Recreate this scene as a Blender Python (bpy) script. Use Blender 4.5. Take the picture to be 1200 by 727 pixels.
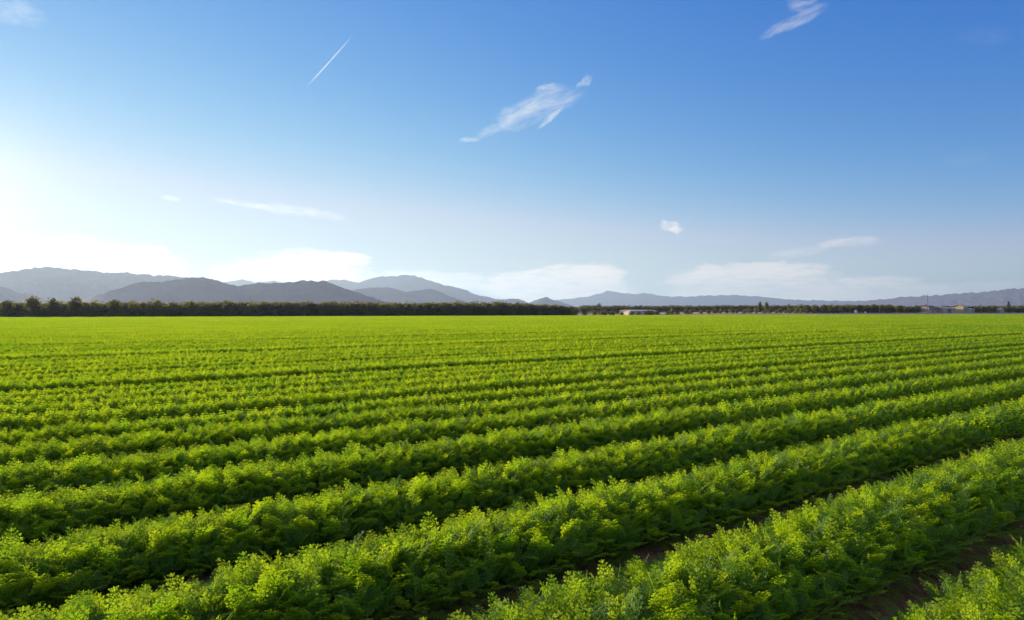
import bpy, math, random
import numpy as np
from mathutils import noise as mnoise, Vector

for o in list(bpy.data.objects):
    bpy.data.objects.remove(o, do_unlink=True)
S = bpy.context.scene
COL = S.collection
R = math.radians
random.seed(7)

# ------------------------------------------------------------------ camera
F = 800.0            # focal length in pixels of the 1200 px wide photograph
HORIZON = 365.5      # row of the horizon in the photograph
EYE = 1.41
cam_d = bpy.data.cameras.new('camera')
cam_d.sensor_width = 36.0
cam_d.lens = 36.0 * F / 1200.0
cam_d.clip_start = 0.05
cam_d.clip_end = 60000.0
cam = bpy.data.objects.new('camera', cam_d)
COL.objects.link(cam)
cam.location = (0, 0, EYE)
cam.rotation_euler = (R(90) + math.atan((HORIZON - 363.5) / F), 0, 0)
S.camera = cam

# ------------------------------------------------------------------ light
SUN_AZ = R(-41.0)     # from +Y, negative = to the left
SUN_EL = R(10.0)
SKY_STRENGTH = 0.10
SKY_GAIN = 1.0 / 2 ** 0.7 # the sky's values below are written for exposure 0
EXPOSURE = 0.7
S.view_settings.view_transform = 'Standard'
S.view_settings.look = 'None'
S.view_settings.exposure = EXPOSURE
S.view_settings.gamma = 1.0
S.view_settings.use_curve_mapping = False

sd = Vector((math.sin(SUN_AZ) * math.cos(SUN_EL), math.cos(SUN_AZ) * math.cos(SUN_EL), math.sin(SUN_EL)))
sun_l = bpy.data.lights.new('sun', 'SUN')
sun_l.energy = 4.8
sun_l.angle = R(0.53)
sun_l.color = (1.0, 0.87, 0.64)
sun = bpy.data.objects.new('sun', sun_l)
COL.objects.link(sun)
sun.rotation_euler = (-sd).to_track_quat('-Z', 'Y').to_euler()
sun.location = (-60, 60, 40)


class NT:
    """tiny helper for writing node maths"""
    def __init__(self, nt):
        self.nt = nt
    def new(self, t, **kw):
        n = self.nt.nodes.new(t)
        for k, v in kw.items():
            setattr(n, k, v)
        return n
    def put(self, sock, v):
        if hasattr(v, 'is_output'):
            self.nt.links.new(v, sock)
        else:
            sock.default_value = v
    def m(self, op, a, b=0.0, c=0.0, clamp=False):
        n = self.new('ShaderNodeMath', operation=op, use_clamp=clamp)
        for i, v in enumerate((a, b, c)):
            if i < len(n.inputs):
                self.put(n.inputs[i], v)
        return n.outputs[0]
    def ramp(self, x, a, b, lo=0.0, hi=1.0):
        n = self.new('ShaderNodeMapRange', interpolation_type='SMOOTHSTEP')
        for i, v in enumerate((x, a, b, lo, hi)):
            self.put(n.inputs[i], v)
        return n.outputs[0]
    def comb(self, x, y, z=0.0):
        n = self.new('ShaderNodeCombineXYZ')
        for i, v in enumerate((x, y, z)):
            self.put(n.inputs[i], v)
        return n.outputs[0]
    def noise(self, vec, scale, detail=4.0, rough=0.55, dist=0.0):
        n = self.new('ShaderNodeTexNoise')
        self.put(n.inputs['Vector'], vec)
        n.inputs['Scale'].default_value = scale
        n.inputs['Detail'].default_value = detail
        n.inputs['Roughness'].default_value = rough
        n.inputs['Distortion'].default_value = dist
        return n.outputs['Fac']
    def mix(self, fac, a, b):
        n = self.new('ShaderNodeMix', data_type='RGBA')
        self.put(n.inputs[0], fac)
        self.put(n.inputs[6], a)
        self.put(n.inputs[7], b)
        return n.outputs[2]


def px_az(x):
    return math.atan((x - 600.0) / F)
def px_el(x, y):
    return math.atan((HORIZON - y) / math.hypot(F, x - 600.0))


def build_world():
    w = bpy.data.worlds.new('World')
    S.world = w
    w.use_nodes = True
    nt = w.node_tree
    nt.nodes.clear()
    N = NT(nt)
    out = N.new('ShaderNodeOutputWorld')
    bg = N.new('ShaderNodeBackground')
    nt.links.new(bg.outputs[0], out.inputs[0])
    bg.inputs['Strength'].default_value = SKY_STRENGTH
    sky = N.new('ShaderNodeTexSky', sky_type='NISHITA')
    sky.sun_disc = False
    sky.sun_elevation = SUN_EL
    sky.sun_rotation = SUN_AZ
    sky.altitude = 0.0
    sky.air_density = 1.0
    sky.dust_density = 0.0
    sky.ozone_density = 1.0
    # tone of the photograph's sky: white balance and contrast per channel
    sc_ = N.new('ShaderNodeSeparateColor')
    nt.links.new(sky.outputs[0], sc_.inputs[0])
    chan = []
    K_ = SKY_GAIN / SKY_STRENGTH
    for o_, (p_, a_, cap_) in zip(sc_.outputs, ((2.2, 3.7, 0.80), (1.24, 1.43, 0.79), (0.53, 1.22, 0.93))):
        v_ = N.m('MULTIPLY', N.m('POWER', N.m('MULTIPLY', o_, 0.1), p_), a_ * K_)
        # soft highlight shoulder
        q_ = N.m('POWER', N.m('ADD', 1.0, N.m('POWER', N.m('DIVIDE', v_, cap_ * K_), 5.0)), 0.2)
        chan.append(N.m('DIVIDE', v_, q_))
    chan[0] = N.m('MINIMUM', chan[0], N.m('MULTIPLY', chan[1], 0.81))
    cmb = N.new('ShaderNodeCombineColor')
    for k_ in range(3):
        nt.links.new(chan[k_], cmb.inputs[k_])
    skyraw = cmb.outputs[0]
    tc = N.new('ShaderNodeTexCoord')
    sep = N.new('ShaderNodeSeparateXYZ')
    nt.links.new(tc.outputs['Generated'], sep.inputs[0])
    X, Y, Z = sep.outputs
    az = N.m('ARCTAN2', X, Y)
    el = N.m('ARCSINE', Z)
    dirv = tc.outputs['Generated']
    # white glare of the sky round the sun (the sun stands just left of the picture)
    dot = N.new('ShaderNodeVectorMath', operation='DOT_PRODUCT')
    nt.links.new(dirv, dot.inputs[0])
    dot.inputs[1].default_value = (math.sin(SUN_AZ) * math.cos(R(8)), math.cos(SUN_AZ) * math.cos(R(8)), math.sin(R(8)))
    ang = N.m('ARCCOSINE', N.m('MINIMUM', dot.outputs['Value'], 0.99999))
    glow = N.m('MULTIPLY', N.m('EXPONENT', N.m('MULTIPLY', ang, -14.0)), 6.5 * SKY_GAIN)
    gl = N.new('ShaderNodeMix', data_type='RGBA', blend_type='ADD')
    gl.inputs[0].default_value = 1.0
    nt.links.new(skyraw, gl.inputs[6])
    gcol = N.new('ShaderNodeVectorMath', operation='SCALE')
    gcol.inputs[0].default_value = (1.0, 0.86, 0.66)
    nt.links.new(glow, gcol.inputs['Scale'])
    nt.links.new(gcol.outputs[0], gl.inputs[7])
    skyc = gl.outputs[2]

    # -------- clouds: each one sits at its own bearing and height in the sky
    def local(x0, y0, x1, y1):
        a0, e0, a1, e1 = px_az(x0), px_el(x0, y0), px_az(x1), px_el(x1, y1)
        ca, ce = (a0 + a1) / 2, (e0 + e1) / 2
        L = math.hypot(a1 - a0, e1 - e0) / 2
        t = math.atan2(e1 - e0, a1 - a0)
        da, de = N.m('SUBTRACT', az, ca), N.m('SUBTRACT', el, ce)
        u = N.m('ADD', N.m('MULTIPLY', da, math.cos(t) / L), N.m('MULTIPLY', de, math.sin(t) / L))
        v = N.m('SUBTRACT', N.m('MULTIPLY', de, math.cos(t) / L), N.m('MULTIPLY', da, math.sin(t) / L))
        return u, v, L
    masks = []
    def wisp(x0, y0, x1, y1, wpx, amount, scale=2.0, stretch=3.0, seed=0.0, lo=0.35, hi=0.7, wob=0.5, taper=0.0):
        """streak of cirrus from one end to the other, wpx pixels wide"""
        u, v, L = local(x0, y0, x1, y1)
        wv = (wpx / F) / L
        n1 = N.noise(N.comb(N.m('MULTIPLY', u, scale), N.m('MULTIPLY', v, scale * stretch), seed), 1.0, 5.0, 0.6, 0.3)
        n2 = N.noise(N.comb(N.m('MULTIPLY', u, scale * 0.7), seed + 3.1, N.m('MULTIPLY', v, 1.5)), 1.0, 3.0, 0.5)
        vv = N.m('ADD', v, N.m('MULTIPLY', N.m('SUBTRACT', n2, 0.5), wob * wv * 4))
        wu = N.m('MULTIPLY_ADD', u, taper, 1.0)
        q = N.m('ADD', N.m('POWER', N.m('ABSOLUTE', u), 2.5), N.m('POWER', N.m('ABSOLUTE', N.m('DIVIDE', vv, N.m('MULTIPLY', wu, wv))), 2.0))
        body = N.ramp(q, 1.0, 0.0)
        k = N.m('MULTIPLY', body, N.ramp(n1, lo, hi))
        masks.append(N.m('MULTIPLY', k, amount, clamp=True))
    # the wing shaped wisp in the upper middle
    wisp(574, 148, 692, 103, 17, 0.58, 1.5, 3.6, 1.0, 0.25, 0.85, 0.6, 0.1)
    wisp(580, 145, 640, 116, 13, 0.42, 1.8, 2.4, 2.0, 0.2, 0.8)
    wisp(628, 152, 662, 124, 3.5, 0.45, 1.5, 1.5, 4.0, 0.2, 0.6)
    wisp(536, 165, 566, 162, 3.5, 0.35, 1.5, 1.5, 5.0, 0.2, 0.6, 0.2)
    wisp(555, 160, 600, 142, 6, 0.22, 1.5, 2, 6.0, 0.2, 0.6)
    wisp(674, 104, 694, 88, 6, 0.3, 2.0, 2.0, 7.0, 0.25, 0.6)
    wisp(625, 104, 655, 99, 4, 0.3, 2.0, 2.0, 7.5, 0.25, 0.6)
    # contrail
    wisp(357, 104, 416, 38, 0.8, 0.6, 5.0, 0.6, 8.0, 0.15, 0.55, 0.15, -0.35)
    # long thin streak above the hills, its small neighbour
    wisp(238, 230, 345, 250, 4.5, 0.6, 2.5, 3, 9.0, 0.2, 0.85, 0.4)
    wisp(300, 240, 412, 256, 8, 0.6, 2.0, 3, 10.0, 0.2, 0.85, 0.4)
    wisp(186, 231, 214, 234, 3.0, 0.32, 2.0, 2, 11.0, 0.2, 0.5, 0.2)
    # small bright puff, flat lens and its tail
    wisp(772, 262, 803, 269, 6.5, 1.0, 1.3, 1.6, 12.0, 0.15, 0.75, 0.8)
    wisp(952, 287, 1036, 281, 6.5, 0.75, 1.5, 3, 13.0, 0.15, 0.8, 0.15, 0.3)
    wisp(890, 303, 985, 287, 6, 0.3, 1.5, 2, 14.0, 0.2, 0.6)
    # upper right streaks and faint ones at the corners
    wisp(885, 48, 975, 2, 7, 0.5, 1.6, 4, 15.0, 0.2, 0.9, 0.4, 0.2)
    wisp(920, 6, 962, -4, 11, 0.42, 1.5, 3, 16.0, 0.2, 0.9)
    wisp(1110, 46, 1195, 36, 9, 0.03, 1.5, 2, 17.0, 0.25, 0.6)
    wisp(1100, 188, 1170, 180, 9, 0.04, 1.5, 2, 18.0, 0.25, 0.6)
    wisp(-30, 2, 60, 24, 12, 0.12, 1.5, 3, 19.0, 0.3, 0.6)
    wisp(-20, 12, 45, 10, 12, 0.1, 1.5, 3, 20.0, 0.3, 0.6)

    # low banks of cumulus far off along the horizon: billowed tops, soft flat bases
    nb = N.noise(N.comb(N.m('MULTIPLY', az, 14.0), N.m('MULTIPLY', el, 42.0), 2.7), 1.0, 6.0, 0.58, 0.4)
    nfine = N.noise(N.comb(N.m('MULTIPLY', az, 45.0), N.m('MULTIPLY', el, 150.0), 7.7), 1.0, 4.0, 0.6, 0.6)
    nn = N.m('ADD', N.m('MULTIPLY', N.m('SUBTRACT', nb, 0.5), 2.3), N.m('MULTIPLY', N.m('SUBTRACT', nfine, 0.5), 0.9))
    nin = N.noise(N.comb(N.m('MULTIPLY', az, 30.0), N.m('MULTIPLY', el, 190.0), 17.0), 1.0, 5.0, 0.6, 0.5)
    inner = N.ramp(nin, 0.25, 0.62, 0.42, 1.0)
    def bank(x, y, rx, ry, amount, soft=0.75):
        a0, e0 = px_az(x), px_el(x, y)
        ra = (px_az(x + rx) - px_az(x - rx)) / 2
        re = ry / F
        qa = N.m('POWER', N.m('ABSOLUTE', N.m('DIVIDE', N.m('SUBTRACT', az, a0), ra)), 2.4)
        qe = N.m('POWER', N.m('ABSOLUTE', N.m('DIVIDE', N.m('SUBTRACT', el, e0), re)), 2.0)
        q = N.m('SUBTRACT', N.m('SUBTRACT', 1.0, N.m('ADD', qa, qe)), N.m('MULTIPLY', nn, -1.0))
        masks.append(N.m('MULTIPLY', N.m('MULTIPLY', N.ramp(q, 0.0, soft), amount), inner, clamp=True))
    bank(60, 304, 190, 26, 0.9)
    bank(165, 297, 40, 9, 0.9)
    bank(345, 318, 105, 24, 0.88)
    bank(395, 304, 45, 9, 0.9, 0.7)
    bank(480, 330, 110, 14, 0.6)
    bank(655, 338, 100, 34, 0.9)
    bank(700, 321, 36, 16, 0.75, 0.7)
    bank(885, 338, 125, 29, 0.85)
    bank(875, 318, 70, 10, 0.6, 0.5)
    bank(1035, 341, 110, 17, 0.7)
    bank(1160, 338, 60, 9, 0.4)
    # milky air low over the horizon
    # unseen pale veil added overhead to lift shadows and neutralise their blue fill
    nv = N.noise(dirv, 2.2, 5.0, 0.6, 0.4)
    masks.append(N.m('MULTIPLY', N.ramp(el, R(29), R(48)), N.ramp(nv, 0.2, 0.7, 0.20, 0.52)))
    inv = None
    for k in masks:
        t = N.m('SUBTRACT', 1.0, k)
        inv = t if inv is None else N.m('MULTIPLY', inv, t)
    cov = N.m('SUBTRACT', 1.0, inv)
    # cloud light: white, brighter towards the sun
    br = N.ramp(ang, 1.5, 0.1, 9.0 * SKY_GAIN, 12.0 * SKY_GAIN)
    cc = N.new('ShaderNodeVectorMath', operation='SCALE')
    cc.inputs[0].default_value = (1.0, 0.955, 0.91)
    nt.links.new(br, cc.inputs['Scale'])
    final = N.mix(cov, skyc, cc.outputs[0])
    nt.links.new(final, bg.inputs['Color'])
    w.cycles.sampling_method = 'MANUAL'
    w.cycles.sample_map_resolution = 1024

build_world()

S.render.engine = 'CYCLES'
S.cycles.use_denoising = True
S.cycles.max_bounces = 8
S.cycles.diffuse_bounces = 4
S.cycles.glossy_bounces = 2
S.cycles.transmission_bounces = 4
S.cycles.transparent_max_bounces = 8
S.cycles.volume_bounces = 0
S.cycles.sample_clamp_indirect = 6.0
S.cycles.use_adaptive_sampling = True
S.cycles.adaptive_threshold = 0.012

# ------------------------------------------------------------------ helpers
def link(o, parent=None):
    COL.objects.link(o)
    if parent is not None:
        o.parent = parent
    return o

def tag(o, label=None, cat=None, group=None, kind=None):
    if label: o['label'] = label
    if cat: o['category'] = cat
    if group: o['group'] = group
    if kind: o['kind'] = kind
    return o

def empty(name, loc=(0, 0, 0), rz=0.0):
    o = bpy.data.objects.new(name, None)
    o.empty_display_size = 0.3
    o.location = loc
    o.rotation_euler = (0, 0, rz)
    return link(o)

def mesh_from(name, verts, faces, mat=None, attr=None, smooth=False):
    me = bpy.data.meshes.new(name)
    me.from_pydata([tuple(v) for v in verts], [], [tuple(f) for f in faces])
    if mat: me.materials.append(mat)
    if attr is not None:
        a = me.attributes.new('tint', 'FLOAT', 'FACE')
        a.data.foreach_set('value', np.asarray(attr, dtype=np.float32))
    if smooth:
        me.polygons.foreach_set('use_smooth', [True] * len(me.polygons))
    me.update()
    return me

def quads_mesh(name, q, mat, tint):
    """q: (n,4,3) array of separate quads"""
    n = len(q)
    me = bpy.data.meshes.new(name)
    me.vertices.add(n * 4)
    me.vertices.foreach_set('co', q.reshape(-1).astype(np.float32))
    me.loops.add(n * 4)
    me.loops.foreach_set('vertex_index', np.arange(n * 4, dtype=np.int32))
    me.polygons.add(n)
    me.polygons.foreach_set('loop_start', np.arange(0, n * 4, 4, dtype=np.int32))
    me.materials.append(mat)
    a = me.attributes.new('tint', 'FLOAT', 'FACE')
    a.data.foreach_set('value', np.asarray(tint, dtype=np.float32))
    me.update()
    me.validate()
    return me

def material(name):
    m = bpy.data.materials.new(name)
    m.use_nodes = True
    m.node_tree.nodes.clear()
    N = NT(m.node_tree)
    out = N.new('ShaderNodeOutputMaterial')
    return m, N, out

def leaf_material(name, lo, hi, tlo, thi, trans=0.5, rough=0.5, gloss=0.05, var=0.25, patch=0.0):
    """thin leaf: diffuse on the lit side, translucent glow through the blade"""
    m, N, out = material(name)
    at = N.new('ShaderNodeAttribute', attribute_name='tint')
    oi = N.new('ShaderNodeObjectInfo')
    f = N.m('ADD', at.outputs['Fac'], N.m('MULTIPLY', N.m('SUBTRACT', oi.outputs['Random'], 0.5), var), clamp=True)
    if patch:       # patches of older and younger growth across the field
        pn = N.noise(oi.outputs['Location'], 0.07, 3.0, 0.6)
        f = N.m('ADD', f, N.m('MULTIPLY', N.m('SUBTRACT', pn, 0.5), patch), clamp=True)
    cd = N.mix(f, (*lo, 1), (*hi, 1))
    ct = N.mix(f, (*tlo, 1), (*thi, 1))
    d = N.new('ShaderNodeBsdfDiffuse'); N.put(d.inputs['Color'], cd)
    t = N.new('ShaderNodeBsdfTranslucent'); N.put(t.inputs['Color'], ct)
    g = N.new('ShaderNodeBsdfGlossy'); g.inputs['Roughness'].default_value = rough
    g.inputs['Color'].default_value = (1, 1, 1, 1)
    a = N.new('ShaderNodeMixShader'); a.inputs[0].default_value = trans
    b = N.new('ShaderNodeMixShader'); b.inputs[0].default_value = gloss
    N.nt.links.new(d.outputs[0], a.inputs[1]); N.nt.links.new(t.outputs[0], a.inputs[2])
    N.nt.links.new(a.outputs[0], b.inputs[1]); N.nt.links.new(g.outputs[0], b.inputs[2])
    N.nt.links.new(b.outputs[0], out.inputs[0])
    return m

def rough_material(name, ca, cb, scale=2.0, rough=0.9, detail=6.0, bump=0.0, coord='Object'):
    m, N, out = material(name)
    tc = N.new('ShaderNodeTexCoord')
    f = N.noise(tc.outputs[coord], scale, detail, 0.6)
    f = N.ramp(f, 0.32, 0.68)
    b = N.new('ShaderNodeBsdfPrincipled')
    N.put(b.inputs['Base Color'], N.mix(f, (*ca, 1), (*cb, 1)))
    b.inputs['Roughness'].default_value = rough
    if bump:
        bp = N.new('ShaderNodeBump'); bp.inputs['Strength'].default_value = 1.0
        bp.inputs['Distance'].default_value = bump
        f2 = N.noise(tc.outputs[coord], scale * 6, 8.0, 0.65)
        N.put(bp.inputs['Height'], f2)
        N.put(b.inputs['Normal'], bp.outputs[0])
    N.nt.links.new(b.outputs[0], out.inputs[0])
    return m

M = {}
M['carrot'] = leaf_material('carrot_leaf', (0.055, 0.15, 0.012), (0.13, 0.25, 0.016),
                            (0.25, 0.47, 0.008), (0.67, 0.78, 0.012), 0.55, 0.6, 0.018, 0.30, 0.9)
M['soil'] = rough_material('moist_soil', (0.17, 0.075, 0.036), (0.31, 0.15, 0.078), 7.0, 0.95, 8.0, 0.03)
M['earth'] = rough_material('dry_earth', (0.33, 0.235, 0.165), (0.46, 0.34, 0.25), 0.35, 0.95, 8.0, 0.02)
M['tree_leaf'] = leaf_material('orchard_leaf', (0.065, 0.065, 0.026), (0.13, 0.115, 0.045),
                               (0.16, 0.16, 0.03), (0.38, 0.31, 0.06), 0.5, 0.5, 0.03, 0.5)
M['palm_leaf'] = leaf_material('palm_leaf', (0.035, 0.042, 0.020), (0.10, 0.088, 0.04),
                               (0.12, 0.11, 0.03), (0.30, 0.24, 0.06), 0.4, 0.4, 0.06, 0.5)
M['bark'] = rough_material('bark', (0.10, 0.075, 0.055), (0.20, 0.15, 0.11), 4.0, 0.95, 6.0, 0.02)
M['rock'] = rough_material('mountain_rock', (0.105, 0.055, 0.060), (0.155, 0.085, 0.088), 0.006, 1.0, 10.0)

# ------------------------------------------------------------------ ground
TH = math.atan((1675.0 - 600.0) / F)
D = np.array([math.sin(TH), math.cos(TH), 0.0])       # along the crop rows
NV = np.array([-math.cos(TH), math.sin(TH), 0.0])     # across, away from the camera
ROT = math.atan2(D[1], D[0])
def edge_z(x):                                          # far edge of the field
    return 203.0 + 0.52 * x

def sheet(name, pts, z, mat, sub=0):
    me = mesh_from(name, [(x, y, z) for x, y in pts], [tuple(range(len(pts)))], mat)
    o = link(bpy.data.objects.new(name, me))
    tag(o, kind='structure')
    return o
def ground_material():
    """dark moist soil inside the field, dry desert earth outside it (along the straight field edge)"""
    m, N, out = material('field_and_desert_earth')
    geo = N.new('ShaderNodeNewGeometry')
    sep = N.new('ShaderNodeSeparateXYZ'); N.put(sep.inputs[0], geo.outputs['Position'])
    x, y, _ = sep.outputs
    e = N.m('SUBTRACT', y, N.m('MULTIPLY_ADD', x, 0.52, 203.0))
    w = N.noise(geo.outputs['Position'], 0.3, 3)
    out_f = N.ramp(N.m('ADD', e, N.m('MULTIPLY', w, 1.5)), -0.3, 1.0)
    f = N.ramp(N.noise(geo.outputs['Position'], 5.0, 8.0, 0.65), 0.3, 0.7)
    soil = N.mix(f, (0.17, 0.075, 0.036, 1), (0.31, 0.15, 0.078, 1))
    f2 = N.ramp(N.noise(geo.outputs['Position'], 0.05, 8.0, 0.65), 0.3, 0.7)
    dry = N.mix(f2, (0.16, 0.12, 0.075, 1), (0.27, 0.20, 0.135, 1))
    b = N.new('ShaderNodeBsdfPrincipled')
    N.put(b.inputs['Base Color'], N.mix(out_f, soil, dry))
    b.inputs['Roughness'].default_value = 0.95
    bp = N.new('ShaderNodeBump'); bp.inputs['Distance'].default_value = 0.03
    N.put(bp.inputs['Height'], N.noise(geo.outputs['Position'], 22.0, 8.0, 0.7))
    N.put(b.inputs['Normal'], bp.outputs[0])
    N.nt.links.new(b.outputs[0], out.inputs[0])
    return m
G = 11500.0
sheet('ground', [(-G, -800), (G, -800), (G, G), (-G, G)], 0.0, ground_material())

# low earth bank carrying the dirt road along the right half of the far edge
BANK = [(0.4, 0.0), (4.0, 0.25), (9.0, 0.52), (16.0, 0.82), (24.0, 1.05), (34.0, 1.2), (52.0, 1.2), (62.0, 0.0)]
def terr(x, y):
    """height of the ground beyond the field edge"""
    d = (y - edge_z(x)) / math.hypot(1, .52)
    return float(np.interp(d, [b[0] for b in BANK], [b[1] for b in BANK], 0, 0)) * min(1.0, max(0.0, (x - 45) / 40.0))
def bank_mesh():
    vs, fs = [], []
    prof = BANK
    xs = np.linspace(45, 470, 170)
    nrm = np.array([-0.52, 1.0]) / math.hypot(1, .52)
    for i, x in enumerate(xs):
        fade = min(1.0, (x - 45) / 40.0)
        for (d, h) in prof:
            p = np.array([x, edge_z(x)]) + nrm * (d + 0.5 * mnoise.noise((x * .07, d, 0)))
            hh = h * fade * (1 + 0.06 * mnoise.noise((x * .11, d * .4, 5))) if h else -0.05
            vs.append((p[0], p[1], hh))
    n = len(prof)
    for i in range(len(xs) - 1):
        for j in range(n - 1):
            fs.append((i * n + j, (i + 1) * n + j, (i + 1) * n + j + 1, i * n + j + 1))
    return mesh_from('dirt_road', vs, fs, M['earth'], smooth=True)
tag(link(bpy.data.objects.new('dirt_road', bank_mesh())), kind='structure')

# ------------------------------------------------------------------ mountains
def mountain(name, prof, dist, depth, seed, rough=1.0):
    px = np.array([p[0] for p in prof], float); py = np.array([p[1] for p in prof], float)
    n = 360
    xs = np.linspace(px[0], px[-1], n)
    def height(x):
        y = np.interp(x, px, py)
        h = max(0.0, (HORIZON - y)) * dist / math.hypot(F, x - 600.0) * 1.0
        return h
    ts = np.concatenate([np.linspace(-1, 0, 34), np.linspace(0.08, 1, 9)])
    vs, fs = [], []
    for i, x in enumerate(xs):
        az = px_az(x)
        for t in ts:
            a = 1 - abs(t)
            # spurs: ridge line wanders sideways down the slope, gullies cut between
            s = (1 - a) ** 0.8
            sh = 26.0 * s * mnoise.noise((x * 0.016, t * 1.3, seed))
            h0 = height(min(max(x + sh, px[0]), px[-1]))
            g = mnoise.fractal((x * 0.055 * rough + t * 1.6, t * 3.2, seed + 9), 0.9, 2.1, 3)
            gl = 1 - abs(g) * 1.5
            body = a ** (1.15 if t < 0 else 1.4)
            h = h0 * body * (1 - 0.17 * s * (1 - gl) * 1.0 * min(1, a * 4))
            if abs(t) < 1e-6:
                h = h0 + 0.012 * dist * 0.12 * mnoise.fractal((x * 0.12, seed, 1), 0.8, 2.0, 4)
            r = dist + t * depth + 0.06 * depth * mnoise.noise((x * .03, t * 2, seed + 4)) * s
            edge = min(1.0, (x - px[0]) / 12.0, (px[-1] - x) / 12.0)
            vs.append((r * math.sin(az), r * math.cos(az), EYE * a + h * max(edge, 0) - 2.0 * (1 - a)))
    m = len(ts)
    for i in range(n - 1):
        for j in range(m - 1):
            fs.append((i * m + j, (i + 1) * m + j, (i + 1) * m + j + 1, i * m + j + 1))
    me = mesh_from(name, vs, fs, M['rock'], smooth=False)
    o = link(bpy.data.objects.new(name, me))
    tag(o, kind='structure')
    return o

mountain('mountain', [(-160, 318), (-100, 324), (-40, 322), (0, 320), (12, 319), (40, 314), (50, 313), (75, 314.5), (100, 317), (120, 319),
                      (132, 320.5), (142, 320), (150, 319.2), (158, 321), (180, 322.5), (205, 323.8), (225, 325.5), (240, 328), (260, 332),
                      (300, 345), (330, 358), (345, 365)], 4300, 700, 1.3)
mountain('mountain', [(-120, 345), (-60, 338), (0, 336), (20, 342), (60, 352), (100, 360), (120, 364)], 3000, 260, 21.3)
mountain('mountain', [(30, 364), (60, 358), (90, 352), (120, 344), (140, 338), (160, 331.5), (172, 330), (190, 331), (205, 328), (225, 325),
                      (240, 325.5), (255, 329), (270, 333.5), (280, 335.5), (290, 333.5), (300, 332), (320, 332), (340, 331), (355, 328.7), (370, 329.5),
                      (382, 329.7), (395, 335), (410, 340), (440, 350), (460, 357), (480, 364.5)], 2500, 330, 5.1)
mountain('mountain', [(380, 352), (400, 342), (420, 339), (440, 337), (455, 336.5), (465, 339), (475, 342.5), (490, 340.5), (505, 339),
                      (515, 341.5), (525, 347), (545, 353), (565, 359), (590, 365)], 4300, 420, 8.4)
mountain('mountain', [(200, 338), (250, 332), (270, 330), (285, 327.5), (300, 331), (320, 329.5), (340, 332), (370, 331.5), (385, 329), (395, 327),
                      (408, 329), (420, 331), (432, 327.5), (445, 324.5), (460, 324), (475, 322.3), (485, 323), (500, 328), (520, 334), (540, 338),
                      (560, 346), (580, 350), (600, 354), (640, 360), (680, 365)], 7200, 800, 12.9)
mountain('mountain', [(560, 357), (580, 352.5), (590, 351), (600, 350.5), (607, 350.3), (612, 353), (620, 354.5), (628, 352), (634, 349.5), (640, 348.2),
                      (646, 350.5), (655, 353.5), (670, 358), (690, 365)], 5600, 300, 15.2)
mountain('mountain', [(560, 360), (630, 354), (660, 351), (690, 347.5), (705, 343.5), (714, 341), (725, 343), (740, 344.6), (760, 344), (775, 347),
                      (800, 348), (830, 346.5), (860, 346), (890, 347.5), (910, 350), (940, 352), (1000, 353), (1060, 354), (1140, 360), (1200, 365)], 11200, 550, 18.0)
mountain('mountain', [(900, 361), (960, 356.5), (1000, 354), (1030, 351), (1060, 348.3), (1090, 346.5), (1120, 344.5), (1150, 342.5), (1180, 339.5),
                      (1200, 338), (1260, 333), (1340, 336), (1420, 345)], 8600, 700, 25.7)

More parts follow.
